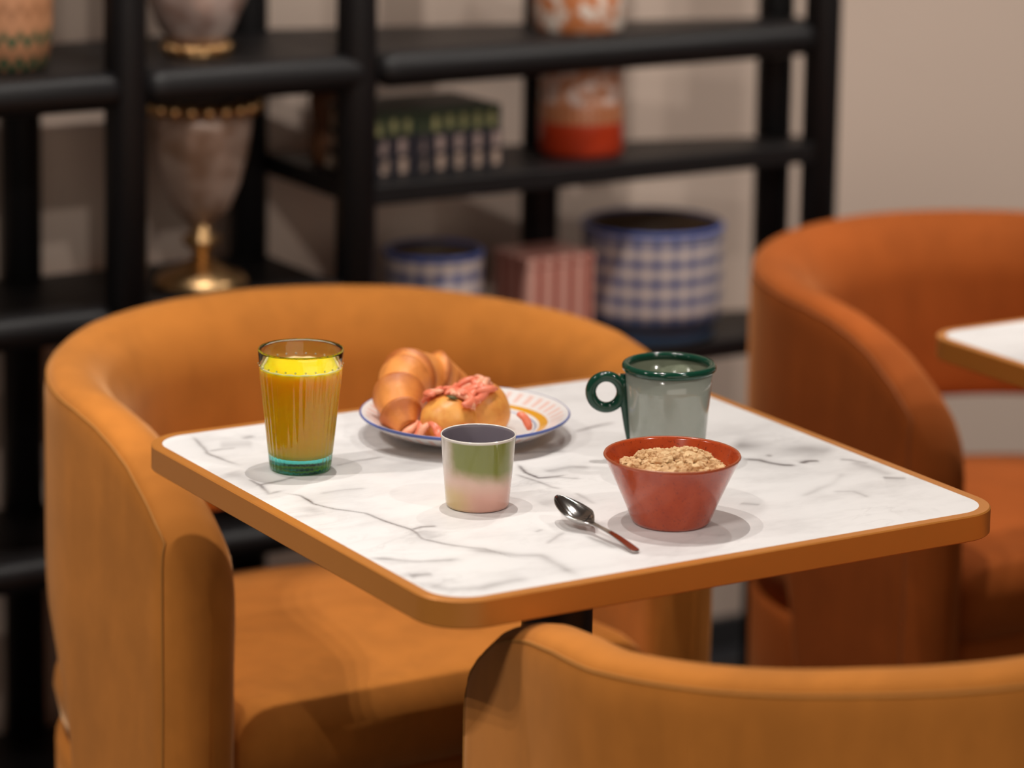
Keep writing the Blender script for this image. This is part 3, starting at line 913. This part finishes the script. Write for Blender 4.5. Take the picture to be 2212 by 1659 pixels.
stem = [hx * .0425 + Vector((0, 0, .084)), hx * .0430 + Vector((0, 0, .072)), hx * .0420 + Vector((0, 0, .058)), hx * .0405 + Vector((0, 0, .045)), hx * .0385 + Vector((0, 0, .030)), hx * .0362 + Vector((0, 0, .018)), hx * .0354 + Vector((0, 0, .008))]
tube('handle_stem', stem, [.0040, .0048, .0046, .0036, .0030, .0026, .0016], dgreen, mg, 14)

# --- bowl and granola
BO = (.0035, -.1835, TOP)
n = NT('terracotta_glaze')
sp = n.ss(n.noise(420, 2, .5), .60, .72)
sp2 = n.ss(n.noise(60, 3, .6), .3, .75)
c = n.mix(sp2, (.48, .070, .017), (.40, .052, .013))
c = n.mix(n.ma('MULTIPLY', sp, .55), c, (.10, .02, .012))
n.set(Base_Color=c, Roughness=.16, Coat_Weight=.25, Coat_Roughness=.03); terra = n.m
n = NT('terracotta_rim'); n.set(Base_Color=n.mix(n.noise(60, 3), (.30, .065, .025), (.40, .10, .035)), Roughness=.35); terr_rim = n.m
bw = lathe('cereal_bowl', [(0, .003), (.028, .003), (.031, 0), (.0345, .0006), (.0362, .0035), (.0415, .017), (.0500, .0365), (.0605, .0590), (.0618, .0610), (.0612, .0625), (.0596, .0620), (.0585, .0600), (.048, .036), (.038, .014), (.031, .007), (0, .006)], [terra, terr_rim], None, 144, lambda i: 1 if i in (8, 9) else 0, loc=BO)
tag(bw, 'speckled terracotta red bowl with flaring sides, filled with granola', 'bowl')
n = NT('granola_clusters')
info = n.n('ShaderNodeAttribute', attribute_name='tone').outputs['Fac']
c = n.mix(n.ma('ADD', n.ma('MULTIPLY', info, .7), n.ma('MULTIPLY', n.noise(300, 3), .3)), (.52, .27, .11), (.84, .58, .31))
n.set(Base_Color=c, Roughness=.75, Subsurface_Weight=.05); n.bump(n.noise(700, 3), .4, .0008)
gran = n.m
rg = random.Random(5)
bmI = bmesh.new(); bmesh.ops.create_icosphere(bmI, subdivisions=2, radius=1.0)
IV = [v.co.copy() for v in bmI.verts]; IF = [tuple(v.index for v in f.verts) for f in bmI.faces]; bmI.free()
V, F, tone = [], [], []
def lump(p, r):
    b = len(V); sd = Vector((rg.random() * 50, rg.random() * 50, rg.random() * 50)); t_ = rg.random()
    sq = Vector((rg.uniform(.8, 1.25), rg.uniform(.8, 1.25), rg.uniform(.7, 1.0)))
    for v in IV:
        k = 1 + .55 * noise.noise(v * 1.7 + sd) + .35 * noise.noise(v * 4 + sd)
        V.append(p + Vector((v.x * sq.x, v.y * sq.y, v.z * sq.z)) * (r * k)); tone.append(t_)
    for f in IF: F.append(tuple(i + b for i in f))
def mound(x, y):
    q = math.hypot(x - .004, y - .002) / .050
    return .0475 + .0150 * (1 - q * q) + .003 * noise.noise(Vector((x * 60, y * 60, 2)))
for i in range(620):
    a = rg.uniform(0, 2 * PI); rr = .0475 * math.sqrt(rg.random())
    x, y = rr * math.cos(a), rr * math.sin(a)
    lump(Vector((x, y, mound(x, y) - rg.uniform(.000, .003))), rg.choice((.0012, .0016, .0020, .0024, .0030, .0038, .0044)))
for k in range(33):     # the bed below
    a = 2 * PI * k / 33
    for rr in (.012, .026, .036): lump(Vector((rr * math.cos(a), rr * math.sin(a), .040)), .0055)
go = mesh('granola', V, F, gran, None, False, loc=BO)
at = go.data.attributes.new('tone', 'FLOAT', 'POINT'); at.data.foreach_set('value', tone)
tag(go, 'crumbly light brown granola heaped in the terracotta bowl', 'granola', kind='stuff')

# --- teaspoon
chrome = plain('polished_steel', (.66, .64, .62), .13, 1.0, var=.02)
def spoon():
    tip = Vector((-.0820, -.127, 0)); end = Vector((-.0775, -.252, 0))
    ax = (end - tip).normalized(); sd = Vector((-ax.y, ax.x, 0)); L = (end - tip).length
    NS, NW = 64, 14
    def width(s):      # half width along the length
        if s < .055:
            q = s / .055
            return .0150 * (math.sin(PI * min(1, q * .80 + .0)) ** .55 if q < .62 else (math.sin(PI * .62 * .80) ** .55) * (1 - .80 * ((q - .62) / .38) ** 1.35))
        if s < .066: return .0030 - .0008 * (s - .055) / .011
        return .0022 + .0024 * ((s - .066) / (L - .066)) ** 1.1 if s < L - .004 else .0046 * math.sqrt(max(.05, 1 - ((s - L + .004) / .004) ** 2))
    def height(s):
        if s < .055: return .0205 - .0115 * (s / .055) ** .9
        q = (s - .055) / (L - .055)
        return .0078 * (1 - q) + .0012 + .0022 * math.sin(PI * q)
    V = []; 
    for i in range(NS + 1):
        s = L * (i / NS) ** 1.15
        w0 = max(width(s), .0004)
        dish = .0088 * max(0, math.sin(PI * min(1, s / .056)) ** .8) if s < .055 else 0
        for k in range(NW + 1):
            q = -1 + 2 * k / NW
            z = height(s) - dish * (1 - q * q)
            V.append(tip + ax * s + sd * (w0 * q) + Vector((0, 0, TOP + z + .0011)))
    n1 = len(V)
    th = .0011
    for i in range(n1): V.append(V[i] - Vector((0, 0, th)))
    F = []; R_ = NW + 1
    for i in range(NS):
        for k in range(NW):
            a = i * R_ + k
            F.append((a, a + 1, a + R_ + 1, a + R_)); F.append((n1 + a, n1 + a + R_, n1 + a + R_ + 1, n1 + a + 1))
    edge = [k for k in range(R_)] + [i * R_ + NW for i in range(1, NS + 1)] + [NS * R_ + k for k in range(NW - 1, -1, -1)] + [i * R_ for i in range(NS - 1, 0, -1)]
    for a, b in zip(edge, edge[1:] + edge[:1]): F.append((a, n1 + a, n1 + b, b))
    o = mesh('teaspoon', V, F, chrome, None, True)
    return tag(o, 'polished steel teaspoon lying on the marble beside the terracotta bowl', 'spoon')
spoon()
